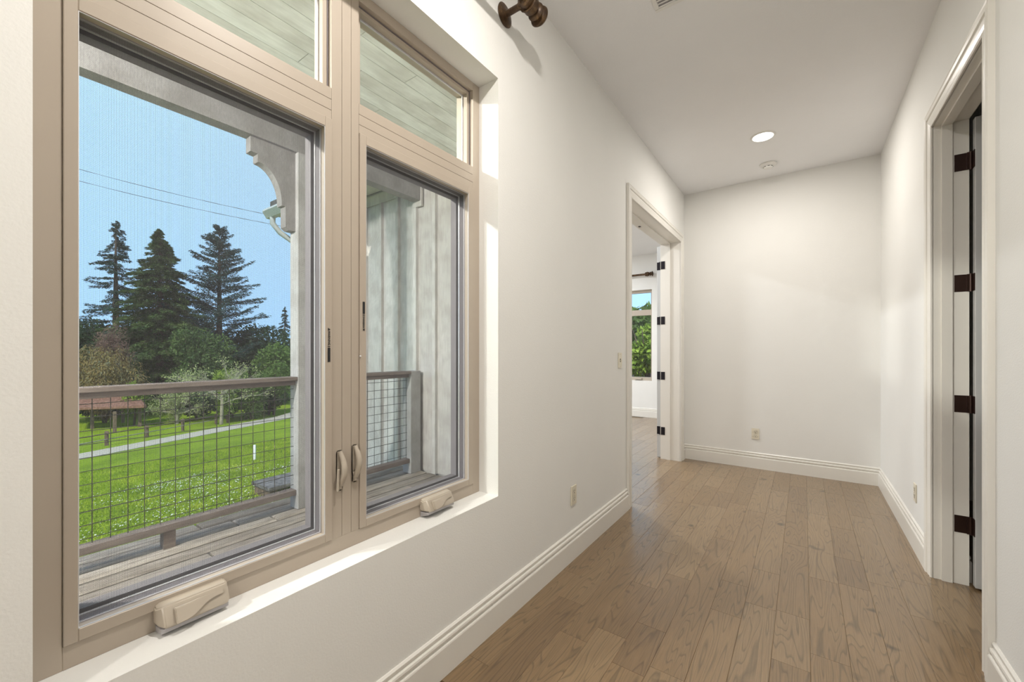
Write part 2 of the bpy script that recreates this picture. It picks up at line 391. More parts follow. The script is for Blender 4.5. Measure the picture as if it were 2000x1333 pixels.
for k in range(-11, 20):
    x0 = P0 + k * PW; x1 = x0 + PW
    if x1 < -2.45 or x0 > 1.3: continue
    ya, yb = (1.1, YE) if x0 > XL - .05 else (D0 - .3, 7.69)
    if x0 > .45: ya, yb = (1.1, YE) if x0 < .57 else (1.6, 3.9)
    if x0 < -1.2: x1 = min(x1, 99)
    js = sorted(known.get(k, []))
    if k < -1: ys = [ya]; end = yb
    else: ys = [ya]; end = yb
    cuts = list(js)
    last = cuts[-1] if cuts else ya
    while True:
        last += rp.choice([.38, .52, .7, .85, 1.1])
        if last > end - .2: break
        cuts.append(last)
    first = cuts[0] if cuts else yb
    while first - ya > .95:
        first -= rp.choice([.45, .6, .8]);
        if first - ya > .15: cuts.append(first)
    cuts = sorted(c for c in cuts if ya + .1 < c < end - .05)
    es = [ya] + cuts + [end]
    for a, b_ in zip(es[:-1], es[1:]):
        plank(x0, x1, a, b_, floor, M['floor'])

# baseboard profile: (depth from wall, z)
BP = [(0, 0), (.020, 0), (.020, .110), (.018, .115), (.010, .117), (.010, .123), (.0155, .127), (.0165, .134), (.0145, .141), (.006, .143), (.006, .150), (.0095, .153), (.0095, .160), (.004, .166), (0, .166)]
def base_left(name, y0, y1): struct(name, MB().prism([(XL + d, z) for d, z in BP], 'y', y0, y1), M['trim'])
def base_right(name, y0, y1): struct(name, MB().prism([(XR - d, z) for d, z in BP], 'y', y0, y1), M['trim'])
base_left('baseboard_left', YB, 3.127); base_left('baseboard_left', 4.925, YE)
base_right('baseboard_right', YB, 2.262); base_right('baseboard_right', 3.25, YE)
struct('baseboard_end', MB().prism([(YE - d, z) for d, z in BP], 'x', XL, XR), M['trim'])
struct('baseboard_far', MB().prism([(FX - d, z) for d, z in BP], 'x', -5.5, XLO), M['trim'])

# casing profile across the width: (across 0 inner .. 1 outer, proud)
CW = .092
CP = [(0, 0), (0, .010), (.006, .013), (.012, .010), (.016, .010), (.030, .013), (.044, .015), (.050, .0125), (.056, .0125), (.060, .019), (.074, .021), (.082, .018), (.088, .021), (CW, .019), (CW, 0)]
def casing(mb, side, y0, y1, z1):
    """mitred door casing; side -1: on the left wall, +1: on the right wall"""
    X = XL if side < 0 else XR; sg = 1 if side < 0 else -1
    n = len(CP); rings = []
    def at(cy, cz):  # function of across
        return
    pts = [(y0, 0, -1, 0), (y0, z1, -1, 1), (y1, z1, 1, 1), (y1, 0, 1, 0)]
    vs = []
    for (y, z, dy, dz) in pts:
        for (c, p) in CP: vs.append((X + sg * p, y + dy * c, z + dz * c))
    fs = []
    for i in range(3):
        for k in range(n - 1): fs.append((i*n + k, i*n + k + 1, (i+1)*n + k + 1, (i+1)*n + k))
        fs.append((i*n + n - 1, i*n, (i+1)*n, (i+1)*n + n - 1))
    fs.append(tuple(range(n))); fs.append(tuple(3*n + k for k in range(n - 1, -1, -1)))
    mb.add(vs, fs); return mb

def hinge(parent, x_j, y_j, z, x_l, y_l, n_axis, mat):
    pass

# ------------------------------------------------------------------ door_1 : double doorway on the left, one leaf folded back
d1 = empty('door_1', (XLO, D1, 0), kind='structure', label='white cased double doorway in the left wall with its far leaf folded back')
casing(MB(), -1, D0, D1, DZ).build('casing', M['trim'], d1)
j = MB(); j.box(XLO - .005, XL + .002, D0 - JB, D0, 0, DZ + JB).box(XLO - .005, XL + .002, D1, D1 + JB, 0, DZ + JB).box(XLO - .005, XL + .002, D0, D1, DZ, DZ + JB)
j.build('jamb', M['trim'], d1)
s = MB(); s.box(-1.235, -1.275, D0, D0 + .011, 0, DZ).box(-1.235, -1.275, D1 - .011, D1, 0, DZ).box(-1.235, -1.275, D0 + .011, D1 - .011, DZ - .011, DZ)
s.build('door_stop', M['trim'], d1)
MB().box(-1.305, -1.325, 3.99, 4.02, DZ - .004, DZ).build('ball_catch', M['hinge_black'], d1)
LX0, LX1 = XLO - .052, XLO - .010
def door_leaf(parent, horizontal_axis, a0, a1, b0, b1, z0, z1, mat):
    """slab with recessed panels on both faces. axis 'y': runs along y between a0..a1, thick in x b0..b1"""
    g = MB(); fr = .11; t = .008
    def bx(p0, p1, q0, q1, r0, r1):
        if horizontal_axis == 'y': g.box(q0, q1, p0, p1, r0, r1)
        else: g.box(p0, p1, q0, q1, r0, r1)
    w_ = a1 - a0
    bx(a0, a0 + fr, b0, b1, z0, z1); bx(a1 - fr, a1, b0, b1, z0, z1)
    zs = [z0, z0 + .2, z0 + .95, z0 + 1.1, z1 - .12, z1]
    for q in (0, 2, 4): bx(a0 + fr, a1 - fr, b0, b1, zs[q], zs[q + 1])
    for q in (1, 3): bx(a0 + fr, a1 - fr, b0 + t, b1 - t, zs[q], zs[q + 1])
    return g.build('door_leaf', mat, parent, bevel=.0015, seg=1)
leaf = door_leaf(d1, 'y', D1 + .028, D1 + .83, LX0, LX1, .012, 2.452, M['trim_door'])
def hinge_left(z):
    h = MB()
    h.box(-1.338, -1.294, D1 - .0025, D1 - .0002, z - .045, z + .045)                      # plate on jamb
    h.box(LX0 + .001, LX1, D1 + .0255, D1 + .0278, z - .045, z + .045)                    # plate on leaf edge
    h.lathe((XLO - .012, D1 + .008, z - .046), (0, 0, 1), [(0, .006), (.092, .006)], 10)
    h.box(XLO - .014, XLO - .006, D1 - .002, D1 + .027, z - .045, z + .045)
    ho = h.build('hinge', M['hinge_black'], d1)
for z in (2.224, 1.590, .955, .321): hinge_left(z)

# ------------------------------------------------------------------ door_2 : right doorway
d2 = empty('door_2', (XRO, R1, 0), kind='structure', label='white cased doorway in the right wall, leaf swung open into the side room')
casing(MB(), 1, R0, R1, RZ).build('casing', M['trim'], d2)
j = MB(); j.box(XR - .002, XRO, R0 - JB, R0, 0, RZ + JB).box(XR - .002, XRO, R1, R1 + JB, 0, RZ + JB).box(XR - .002, XRO, R0, R1, RZ, RZ + JB)
j.build('jamb', M['trim'], d2)
s = MB(); s.box(.607, .647, R0, R0 + .012, 0, RZ).box(.607, .647, R1 - .012, R1, 0, RZ).box(.607, .647, R0 + .012, R1 - .012, RZ - .012, RZ)
s.build('door_stop', M['trim'], d2)
door_leaf(d2, 'x', XRO + .012, XRO + .80, R1 - .042, R1 - .004, .012, 2.452, M['trim_door'])
for z in (2.242, 1.600, .959, .320):
    h = MB(); h.box(.655, .706, R1 - .0026, R1 - .0002, z - .045, z + .045)
    h.box(.7215, .7195, R1 - .041, R1 - .005, z - .045, z + .045)
    h.lathe((.714, R1 - .006, z - .047), (0, 0, 1), [(0, .006), (.094, .006)], 10)
    h.box(.700, .716, R1 - .010, R1 - .002, z - .045, z + .045)
    h.build('hinge', M['bronze'], d2)
MB().prism([(XRO + d, z) for d, z in BP], 'y', 3.2, 4.9).build('side_baseboard', M['trim'], d2)

# ------------------------------------------------------------------ window_1 : big casement window
w1 = empty('window_1', (-1.28, (W0 + W1) / 2, WZ0), kind='structure', label='tan four-light casement window over the porch')
FXI = -1.242
g = MB().ring(-1.345, FXI, W0, W1, WZ0, WZ1, .0495, .045, .0495, .036)
g.build('frame', M['tan'], w1, bevel=.001, seg=1, origin=(-1.28, .8, .58))
g = MB()
for a, b_ in ((.7375, .7735), (.7745, .8075), (.8085, .8370)): g.box(-1.345, FXI, a, b_, .6295, WZ1 - .036)
g.build('mullion', M['tan'], w1, bevel=.0006, seg=1)
g = MB()
for (ya, yb) in ((.1485, .737), (.8375, 1.4305)):
    for a, b_ in ((1.9885, 2.0175), (2.0185, 2.0525), (2.0535, 2.0900)): g.box(-1.345, FXI, ya, yb, a, b_)
g.build('transom_bar', M['tan'], w1, bevel=.0006, seg=1)
def casement(y0, y1, g0, g1):
    z0, z1, h0, h1 = .6305, 1.9875, .657, 1.955
    s = MB(); s.ring(-1.262, -1.2365, y0, y1, z0, z1, g0 - y0, y1 - g1, h0 - z0, z1 - h1)
    so_ = s.build('sash', M['tan'], w1, bevel=.0015, seg=1)
    e = .0015
    MB().ring(-1.2415, -1.2385, g0 - .0005, g1 + .0005, h0 - .0005, h1 + .0005, .002, .002, .002, .002).build('bead', M['alloy'], so_)
    MB().ring(-1.270, -1.2625, g0 - .01, g1 + .01, h0 - .01, h1 + .01, .010 + e, .010 + e, .010 + e, .010 + e).build('track', M['return_grey'], so_)
    MB().ring(-1.292, -1.2705, g0 - .01, g1 + .01, h0 - .01, h1 + .01, .010 + e, .010 + e, .010 + e, .010 + e).build('weatherstrip', M['return_dark'], so_)
    MB().ring(-1.300, -1.2925, g0 - .01, g1 + .01, h0 - .01, h1 + .01, .013, .013, .013, .013).build('glazing_bead', M['alloy'], so_)
    MB().ring(-1.340, -1.3065, g0 - .01, g1 + .01, h0 - .01, h1 + .01, .020, .020, .020, .020).build('outer_sash', M['return_dark'], so_)
    MB().box(-1.3055, -1.3010, g0 - .008, g1 + .008, h0 - .008, h1 + .008).build('glass', M['glass'], so_)
    MB().box(-1.2668, -1.2662, g0, g1, h0, h1).build('insect_screen', M['screen'], so_)
    return so_
casement(.1485, .7365, .170, .7135)
casement(.8380, 1.4300, .8630, 1.3970)
def transom(y0, y1):
    z0, z1 = 2.0905, 2.4425
    s = MB().ring(-1.285, -1.262, y0, y1, z0, z1, .018, .018, .012, .018)
    so_ = s.build('transom_light', M['tan'], w1, bevel=.001, seg=1)
    MB().ring(-1.262, -1.2595, y0 + .001, y1 - .001, z0 + .001, z1 - .001, .003, .003, .003, .003).build('gasket', M['return_dark'], so_)
    MB().ring(-1.290, -1.2855, y0 + .01, y1 - .01, z0 + .004, z1 - .01, .014, .014, .012, .014).build('bead', M['alloy'], so_)
    MB().box(-1.2955, -1.2910, y0 + .004, y1 - .004, z0 + .004, z1 - .004).build('glass', M['glass'], so_)
transom(.149, .7365); transom(.838, 1.4300)

# locks on the mullion
def lock(yc, z0, z1, flipped):
    g = MB()
    # base cup
    g.box(FXI + .0003, FXI + .012, yc - .011, yc + .011, z0, z0 + .040)
    lk = g.build('lock', M['tan_dark'], w1, bevel=.006, seg=3, smooth=True)
    pts = []; rr = []
    for i in range(13):
        t = i / 12; z = z0 + .020 + t * (z1 - z0 - .026)
        pts.append((FXI + .009 + .016 * math.sin(PI * min(1, t * 1.05)), yc + (.006 if flipped else .004) * math.sin(PI * t), z)); rr.append(.0065 + .0035 * math.sin(PI * (t * .8 + .2)))
    MB().tube(pts, rr, 12).build('lever', M['tan_dark'], lk, smooth=True)
    MB().box(FXI + .0003, FXI + .006, yc - .010, yc + .010, z0 + .03, z1 - .004).build('back_plate', M['tan_dark'], lk, bevel=.003, smooth=True)
    if flipped:
        MB().tube([(FXI + .016, yc - .013, z0 + .005), (FXI + .020, yc - .013, z0 + .075)], [.0045, .004], 10).build('catch_arm', M['tan_dark'], lk, smooth=True)
lock(.762, .782, .918, True)
lock(.818, .797, .927, False)

def crank(y0, y1, zc, w=None):
    L = y1 - y0
    zt, zb = zc + .022, zc - .022
    prof = [(FXI, zb - .004), (FXI + .052, zb), (FXI + .050, zb + .012), (FXI + .030, zt), (FXI, zt + .004)]
    g = MB(); n = len(prof)
    vs = []
    for (y, sc) in ((y0, .55), (y0 + .010, .95), (y0 + .02, 1), (y1 - .012, 1), (y1 - .004, .92), (y1, .6)):
        for (x, z) in prof: vs.append((FXI + (x - FXI) * sc + .0004, y, zc + (z - zc) * (sc * .5 + .5)))
    fs = [tuple(range(n)), tuple(range(6*n - 1, 5*n - 1, -1))]
    for i in range(5):
        for k in range(n): fs.append((i*n + k, (i+1)*n + k, (i+1)*n + (k+1) % n, i*n + (k+1) % n))
    g.add(vs, fs); ck = g.build('crank_housing', M['tan_dark'], w1, bevel=.003, seg=2, smooth=True)
    # folded S-shaped handle lying on the sloped face
    hp = []
    for i in range(15):
        t = i / 14; y = y0 + .028 + t * (L - .045)
        u = .5 + .5 * math.tanh((t - .5) * 5)
        wd = .018 * (1 - u) + .0065 * u; ce = .0 + .012 * u
        hp.append((y, ce, wd, u))
    vs = []; fs = []
    for (y, ce, wd, u) in hp:
        for dz in (-wd, wd):
            q = ce + dz - .004
            x = FXI + .0405 - q * .45; z = zc + .002 + q * .85
            vs.append((x + .0025, y, z)); vs.append((x + .0085 + .008 * (1 - u) * 1.0, y, z + .003))
    for i in range(len(hp) - 1):
        a = i * 4; b_ = a + 4
        for k0, k1 in ((0, 1), (1, 3), (3, 2), (2, 0)): fs.append((a + k0, a + k1, b_ + k1, b_ + k0))
    fs += [(0, 2, 3, 1), tuple(len(vs) - 4 + q for q in (1, 3, 2, 0))]
    MB().add(vs, fs).build('crank_handle', M['tan_dark'], ck, bevel=.0015, seg=2, smooth=True)
    MB().prism([(FXI + .002, zb - .0045), (FXI + .046, zb - .0005), (FXI + .046, zb - .010), (FXI + .002, WZ0 + .0005)], 'y', y0 + .004, y1 - .006).build('gasket', M['return_grey'], ck)
crank(.292, .436, .622); crank(1.108, 1.262, .628)

# printed warning labels on the sash edges
def label(y, zt, zb, down):
    root = MB()
    L = zt - zb; x = FXI + (.0064 if True else 0)
    wd = .0042
    blk0 = .40 * L
    if down: a, b_ = zb, zb + blk0
    else: a, b_ = zt - blk0, zt
    root.box(x - .0005, x + .0004, y - wd, y + wd, a, b_)
    if down: root.box(x - .0005, x + .0004, y - wd, y + wd, b_ + .003, b_ + .0055)
    else: root.box(x - .0005, x + .0004, y - wd, y + wd, a - .0055, a - .003)
    o = root.build('warning_label', M['black'], w1)
    tc = bpy.data.curves.new('warning_text', 'FONT'); tc.body = '\u25b2WARNING'; tc.size = .0100; tc.extrude = .0002; tc.offset = .00025
    to = bpy.data.objects.new('t', tc); C.objects.link(to)
    dg = bpy.context.evaluated_depsgraph_get(); me = bpy.data.meshes.new_from_object(to.evaluated_get(dg)); bpy.data.objects.remove(to)
    me.materials.clear(); me.materials.append(M['black'])
    # x of text -> +-z, y of text -> +-y
    co = np.array([v.co[:] for v in me.vertices]); mx = co[:, 0].max(); s_ = (L - blk0 - .012) / mx
    if down: new = [( x + .0001 + c[2], y + (c[1] - .003) * -1 * -1, (zt - .004) - c[0] * s_) for c in co]
    else: new = [(x + .0001 + c[2], y - (c[1] - .003), (zb + .004) + c[0] * s_) for c in co]
    p = Vector(wpos(o))
    for v, c in zip(me.vertices, new): v.co = Vector(c) - p
    t = bpy.data.objects.new('warning_text', me); C.objects.link(t); t.parent = o
label(.7250, 1.318, 1.205, True)
label(.8520, 1.410, 1.305, False)

# small screw-head on the right sash edge
MB().lathe((-1.2368, .8385, 1.222), (1, 0, 0), [(0, .0035), (.003, .003), (.004, .001)], 12).build('screw', M['alloy'], w1, smooth=True)

# ------------------------------------------------------------------ window_2 in the far room and added_window_3 put on its unseen west side to light it
def far_window(name, along, a0, a1, c, z0, z1, splits, lbl):
    wr = empty(name, ((a0 + a1) / 2, c, z0) if along == 'x' else (c, (a0 + a1) / 2, z0), kind='structure', label=lbl)
    def bx(g, p0, p1, q0, q1, r0, r1):
        if along == 'x': g.box(p0, p1, q0, q1, r0, r1)
        else: g.box(q0, q1, p0, p1, r0, r1)
    g = MB(); f = .035
    bx(g, a0, a0 + f, c, c + .06, z0, z1); bx(g, a1 - f, a1, c, c + .06, z0, z1)
    bx(g, a0 + f, a1 - f, c, c + .06, z0, z0 + .065); bx(g, a0 + f, a1 - f, c, c + .06, z1 - .05, z1)
    g.build('frame', M['tan'], wr)
    zt = z0 + (z1 - z0) * .745
    g = MB(); bx(g, a0 + f, a1 - f, c, c + .06, zt - .04, zt + .065); g.build('transom_bar', M['tan'], wr)
    n = splits
    for i in range(1, n):
        p = a0 + (a1 - a0) * i / n; g = MB(); bx(g, p - .035, p + .035, c + .001, c + .059, z0 + .065, zt - .04); bx(g, p - .035, p + .035, c + .001, c + .059, zt + .065, z1 - .05); g.build('mullion', M['tan'], wr)
    for i in range(n):
        p0 = a0 + (a1 - a0) * i / n; p1 = a0 + (a1 - a0) * (i + 1) / n
        p0 += .034; p1 -= .034
        g = MB(); bx(g, p0, p1, c + .028, c + .033, z0 + .06, zt - .035); g.build('glass', M['glass'], wr)
        g = MB(); bx(g, p0, p1, c + .028, c + .033, zt + .06, z1 - .045); g.build('glass', M['glass'], wr)
        if along == 'x':
            pm = (p0 + p1) / 2 + .13
            g = MB(); bx(g, pm - .07, pm + .07, c - .035, c, z0 + .018, z0 + .05); g.build('crank_housing', M['tan_dark'], wr, bevel=.006, smooth=True)
    return wr
far_window('window_2', 'x', FW0, FW1, FX + .07, FZ0, FZ1, 3, 'window on the far wall of the room through the doorway')
far_window('added_window_3', 'y', 4.4, 6.6, -5.68, .65, 2.4, 2, 'unseen side window added to light the room through the doorway')

# ------------------------------------------------------------------ wall fittings
def outlet(name, pos, nrm, label, switch=False):
    """pos on the wall face; nrm: 'x+','x-','y-'"""
    wv, hv = .070, .115
    t = empty(name, pos)
    def conv(u, v, d):
        if nrm == 'x+': return (pos[0] + d, pos[1] + u, pos[2] + v)
        if nrm == 'x-': return (pos[0] - d, pos[1] - u, pos[2] + v)
        return (pos[0] + u, pos[1] - d, pos[2] + v)
    def bx(u0, u1, v0, v1, d0, d1):
        a = conv(u0, v0, d0); b_ = conv(u1, v1, d1); return (a[0], b_[0], a[1], b_[1], a[2], b_[2])
    MB().box(*bx(-wv/2, wv/2, 0, hv, .0003, .006)).build('cover_plate', M['plate'], t, bevel=.002, seg=2)
    if switch:
        MB().box(*bx(-.005, .005, .045, .070, .006, .008)).build('switch_slot', M['slot'], t)
        MB().box(*bx(-.004, .004, .050, .062, .007, .017)).build('toggle', M['plate'], t, bevel=.001)
    else:
        for vc in (.036, .079):
            f = MB().box(*bx(-.017, .017, vc - .014, vc + .014, .006, .0085)).build('receptacle', M['plate'], t, bevel=.003)
            g = MB(); g.box(*bx(-.008, -.0055, vc, vc + .009, .0085, .0089)).box(*bx(.0055, .008, vc, vc + .009, .0085, .0089)).box(*bx(-.003, .003, vc - .010, vc - .004, .0085, .0089))
            g.build('slots', M['slot'], f)
    for vc in ((.012, .103) if switch else (.0575,)):
        MB().box(*bx(-.0025, .0025, vc - .0025, vc + .0025, .006, .0072)).build('screw', M['tan_dark'], t)
    return tag(t, label, 'light switch' if switch else 'outlet', None if switch else 'ivory wall outlets')
outlet('wall_outlet', (XL, 2.218, .316), 'x+', 'ivory outlet low on the left wall between window and double doorway')
outlet('wall_outlet', (-.417, YE, .306), 'y-', 'ivory outlet on the end wall facing the camera')
outlet('wall_outlet', (XR, 3.58, .288), 'x-', 'ivory outlet low on the right wall past the doorway')
outlet('light_switch', (XL, 2.980, 1.112), 'x+', 'ivory toggle light switch beside the left doorway casing', True)

# ------------------------------------------------------------------ ceiling fittings
def can_light(x, y, label=None, power=CAN_POWER, col=(1, .95, .89)):
    t = empty('recessed_ceiling_light', (x, y, H))
    MB().lathe((x, y, H - .0065), (0, 0, 1), [(0, .085), (.003, .092), (.0062, .095)], 40).build('trim_ring', M['white_plastic'], t, smooth=True)
    MB().lathe((x, y, H - .0085), (0, 0, 1), [(0, .070), (.002, .076)], 40).build('lens', M['lamp'], t)
    ld = bpy.data.lights.new('can_light', 'AREA'); ld.shape = 'DISK'; ld.size = .14; ld.energy = power; ld.color = col
    lo = bpy.data.objects.new('lamp_light', ld); lo.location = (0, 0, -.012); C.objects.link(lo); lo.parent = t
    tag(t, label, 'ceiling light', 'recessed ceiling lights'); return t
can_light(-.28, 4.03, 'round lit recessed light in the ceiling near the end wall', 18.0)
can_light(-.35, .80, 'round recessed ceiling light above and behind the top edge of view')
can_light(-.28, -1.6, 'round recessed ceiling light at the back of the hall')
for (x, y, lb) in ((-2.6, 4.4, 'added unseen recessed light in the other room nearest its doorway'), (-4.6, 4.4, 'added unseen recessed light in the other room by its side window'), (-3.9, 6.4, 'added unseen recessed light in the other room near its far window')):
    can_light(x, y, lb, 60.0, (.93, .965, 1))  # cool lamps added out of sight to brighten the other room

t = empty('smoke_detector', (-.28, 4.655, H))
MB().lathe((-.28, 4.655, H - .0003), (0, 0, -1), [(0, .070), (.010, .072), (.016, .066), (.022, .048)], 40).build('base', M['white_plastic'], t, smooth=True)
b = MB().lathe((-.28, 4.655, H - .022), (0, 0, -1), [(0, .040), (.012, .040), (.020, .034), (.023, .02)], 32).build('sensor_head', M['white_plastic'], t, smooth=True)
g = MB()
for k in range(8):
    a = k * PI / 4 + .15
    c_, s_ = math.cos(a), math.sin(a); px, py = -.28 + c_ * .0395, 4.655 + s_ * .0395
    g.lathe((px, py, H - .0305), (-s_, c_, 0), [(-.008, .0026), (.008, .0026)], 8)
g.build('vent_slots', M['slot'], b)
tag(t, 'white round smoke detector on the ceiling near the end wall', 'smoke detector')

t = empty('ceiling_vent', (-.49, 2.05, H))
vx0, vx1, vy0, vy1 = -.640, -.34, 1.875, 2.225
g = MB()
for a in ((vx0, vx1, vy0, vy0 + .022), (vx0, vx1, vy1 - .022, vy1), (vx0, vx0 + .022, vy0 + .022, vy1 - .022), (vx1 - .022, vx1, vy0 + .022, vy1 - .022)): g.box(*a, H - .006, H - .0003)
g.build('frame', M['white_plastic'], t, bevel=.0015)
MB().box(vx0 + .022, vx1 - .022, vy0 + .022, vy1 - .022, H - .0018, H - .0003).build('backing', M['return_grey'], t)
for i in range(14):
    y = vy0 + .034 + i * .0215
    MB().add([(vx0 + .022, y, H - .006), (vx1 - .022, y, H - .006), (vx1 - .022, y + .014, H - .002), (vx0 + .022, y + .014, H - .002),
              (vx0 + .022, y, H - .007), (vx1 - .022, y, H - .007), (vx1 - .022, y + .014, H - .003), (vx0 + .022, y + .014, H - .003)],
             [(0,1,2,3),(7,6,5,4),(0,4,5,1),(1,5,6,2),(2,6,7,3),(3,7,4,0)]).build('slat', M['white_plastic'], t)
tag(t, 'white louvred ceiling vent cut by the top edge of view', 'vent')

# ------------------------------------------------------------------ curtain rods
def curtain_rod(name, p_end, direc, length, wall_dir, bracket_at, sc, label):
    d = Vector(direc); e = Vector(p_end)      # e: tip of the finial; rod runs along d from it
    t = empty(name, tuple(e + d * length / 2))
    r = .019 * sc
    MB().lathe(e + d * .14 * sc, d, [(0, r), (length - .15, r)], 20).build('pole', M['rod'], t, smooth=True)
    prof = [(0, .006), (.004, .026), (.010, .040), (.019, .046), (.026, .043), (.030, .030), (.034, .024), (.040, .026), (.045, .036), (.052, .040), (.060, .036), (.066, .024),
            (.072, .022), (.078, .034), (.083, .038), (.130, .036), (.136, .038), (.144, .036), (.148, .026), (.156, .022)]
    MB().lathe(e, d, [(a * sc, q * sc) for a, q in prof], 28).build('finial', M['rod'], t, smooth=True)
    n = Vector(wall_dir)
    for ba in bracket_at:
        c = e + d * ba
        off = .13 * sc if sc == 1 else .09
        wall_p = c + n * off
        b_ = MB().lathe(wall_p - n * .0008, -n, [(0, .050 * sc), (.004, .052 * sc), (.010, .040 * sc), (.013, .022 * sc), (.016, .016 * sc)], 28).build('bracket', M['rod'], t, smooth=True)
        MB().lathe(wall_p - n * .014, -n, [(0, .014 * sc), (off * .5, .0135 * sc), (off - .05 * sc, .019 * sc), (off - .035 * sc, .024 * sc)], 16).build('arm', M['rod'], b_, smooth=True)
        g = MB()
        ring_pts = []
        u = n; w_ = Vector((0, 0, 1))
        for k in range(17):
            a = k / 16 * 2 * PI; ring_pts.append(c + (u * math.cos(a) + w_ * math.sin(a)) * .039 * sc)
        g.tube(ring_pts, .006 * sc, 8, caps=False); g.build('cup', M['rod'], b_, smooth=True)
    return tag(t, label, 'curtain rod', 'bronze curtain rods')
curtain_rod('curtain_rod', (-1.0, 1.640, 2.795), (0, -1, 0), 1.72, (-1, 0, 0), [.118, 1.60], 1, 'aged bronze curtain rod with turned finial above the big window')
curtain_rod('curtain_rod', (-2.245, 7.61, 2.662), (-1, 0, 0), 2.6, (0, 1, 0), [.11, 2.45], 1.0, 'aged bronze curtain rod over the far room window')

# ------------------------------------------------------------------ porch
DZ_ = -.05; XO = -3.67
deck = empty('porch_deck', (-2.4, 0, DZ_), kind='structure', label='weathered wooden porch deck')
rd = random.Random(5)
x = -1.345
while x > XO + .02:
    x0 = x - .148
    y = -3.0 + rd.uniform(0, .5)
    es = [-3.0]
    while True:
        y += rd.uniform(1.2, 2.6)
        if y > 2.7: break
        es.append(y)
    es.append(3.03)
    for a, b_ in zip(es[:-1], es[1:]): plank(x0, x, a, b_, deck, M['deck'], 'deck_board', DZ_ - .035 - rd.uniform(0, .0), DZ_ + rd.uniform(-.002, .002), .022, .0065, .009)
    x = x0
for k in range(11): MB().box(XO + .04, -1.36, -2.98 + k * .595, -2.94 + k * .595, DZ_ - .25, DZ_ - .0375).build('joist', M['rail'], deck)
MB().box(XO, XO + .038, -3.0, 3.0, DZ_ - .25, DZ_ - .0375).build('rim_joist', M['rail'], deck)
g = MB()
for yy in (-2.9, 0, 2.9): g.box(XO + .03, XO + .16, yy - .07, yy + .07, -2.4, DZ_ - .25)
g.build('pier', M['rail'], deck)

pc = empty('porch_ceiling', (-2.4, 0, 3.12), kind='structure', label='whitewashed board ceiling of the porch')
x = -1.345; i = 0
while x > -3.33:
    x0 = max(x - .1335, -3.345)
    es = [-3.0] + sorted([-3 + rd.uniform(1, 2.6), rd.uniform(.6, 2.4)]) + [3.03]
    for a, b_ in zip(es[:-1], es[1:]):
        o = plank(x0, x, a, b_, pc, M['ceil_board'], 'ceiling_board', 3.12, 3.138, .0, .0018)
        # chamfers look down: flip the board
        o.rotation_euler = (PI, 0, 0); o.location.z += .018
    x = x0
MB().box(-3.345, -1.345, -3.0, 3.03, 3.141, 3.19).build('decking', M['porch_paint'], pc)

bm_ = MB().box(-3.46, -3.35, -3.0, 3.0, 2.857, 3.14)
struct('trim_1', bm_, M['porch_paint'])
bpy.data.objects['trim_1']['label'] = 'grey timber beam along the porch edge'
g = MB().box(-3.37, -3.345, 1.2, 3.0, 3.0, 3.02)

def post(y0, y1, label, x0=-3.46, x1=-3.335):
    t = empty('porch_post', ((x0 + x1) / 2, (y0 + y1) / 2, DZ_ + .003))
    MB().box(x0, x1, y0, y1, DZ_ + .003, 2.855).build('shaft', M['post_paint'], t, bevel=.004, seg=1)
    return tag(t, label, 'post', 'porch posts')
post(1.690, 1.845, 'square grey post on the porch edge between the two railing sections')
post(-1.30, -1.145, 'square grey porch post at the near end of the railing')

def porch_fill_light(y, label):  # unseen fill lamps, added to brighten the porch
    t = empty('porch_fill_light', (-2.6, y, 3.119))
    MB().lathe((-2.6, y, 3.119), (0, 0, -1), [(0, .07), (.018, .07), (.026, .05)], 24).build('base', M['bronze'], t, smooth=True)
    MB().lathe((-2.6, y, 3.093), (0, 0, -1), [(0, .05), (.02, .08), (.06, .085), (.09, .07), (.11, .03)], 24).build('globe', M['lamp'], t, smooth=True)
    ld = bpy.data.lights.new('porch_fill_lamp', 'POINT'); ld.energy = PORCH_FILL_POWER; ld.color = (1, .96, .90); ld.shadow_soft_size = .06
    lo = bpy.data.objects.new('lamp_light', ld); lo.location = (0, 0, -.21); C.objects.link(lo); lo.parent = t
    return tag(t, label, 'ceiling light')
porch_fill_light(-1.3, 'added fill globe on the porch ceiling left of the window, out of view')
porch_fill_light(-2.7, 'added fill globe on the porch ceiling at its far left end, out of view')

# scroll-cut bracket between beam and post
def porch_bracket(ys, label, flip=False):
    out = [(1.690, 2.856), (1.358, 2.856), (1.358, 2.742), (1.408, 2.738), (1.408, 2.688)]
    for k in range(13):
        a = k / 12 * PI / 2
        out.append((1.408 + .172 * math.sin(a) + .004, 2.410 + .270 * math.cos(a)))
    out += [(1.586, 2.398), (1.612, 2.398), (1.612, 2.235), (1.640, 2.214), (1.690, 2.214)]
    off = ys
    pts = [(((2 * 1.7675 - y) if flip else y) + off, z) for y, z in out]
    if flip: pts = pts[::-1]
    o = MB().prism(pts, 'x', -3.455, -3.375)
    t = o.build('porch_bracket', M['porch_paint'])
    tag(t, label, 'bracket')
    return t
porch_bracket(0, 'scroll-cut grey timber bracket on the left side of the porch post')
# ledger cap where the beam meets the siding
MB().box(-3.475, -3.335, 3.0035, 3.028, 2.80, 3.14).build('x', M['siding'], bpy.data.objects['trim_1']).name = 'beam_cap'

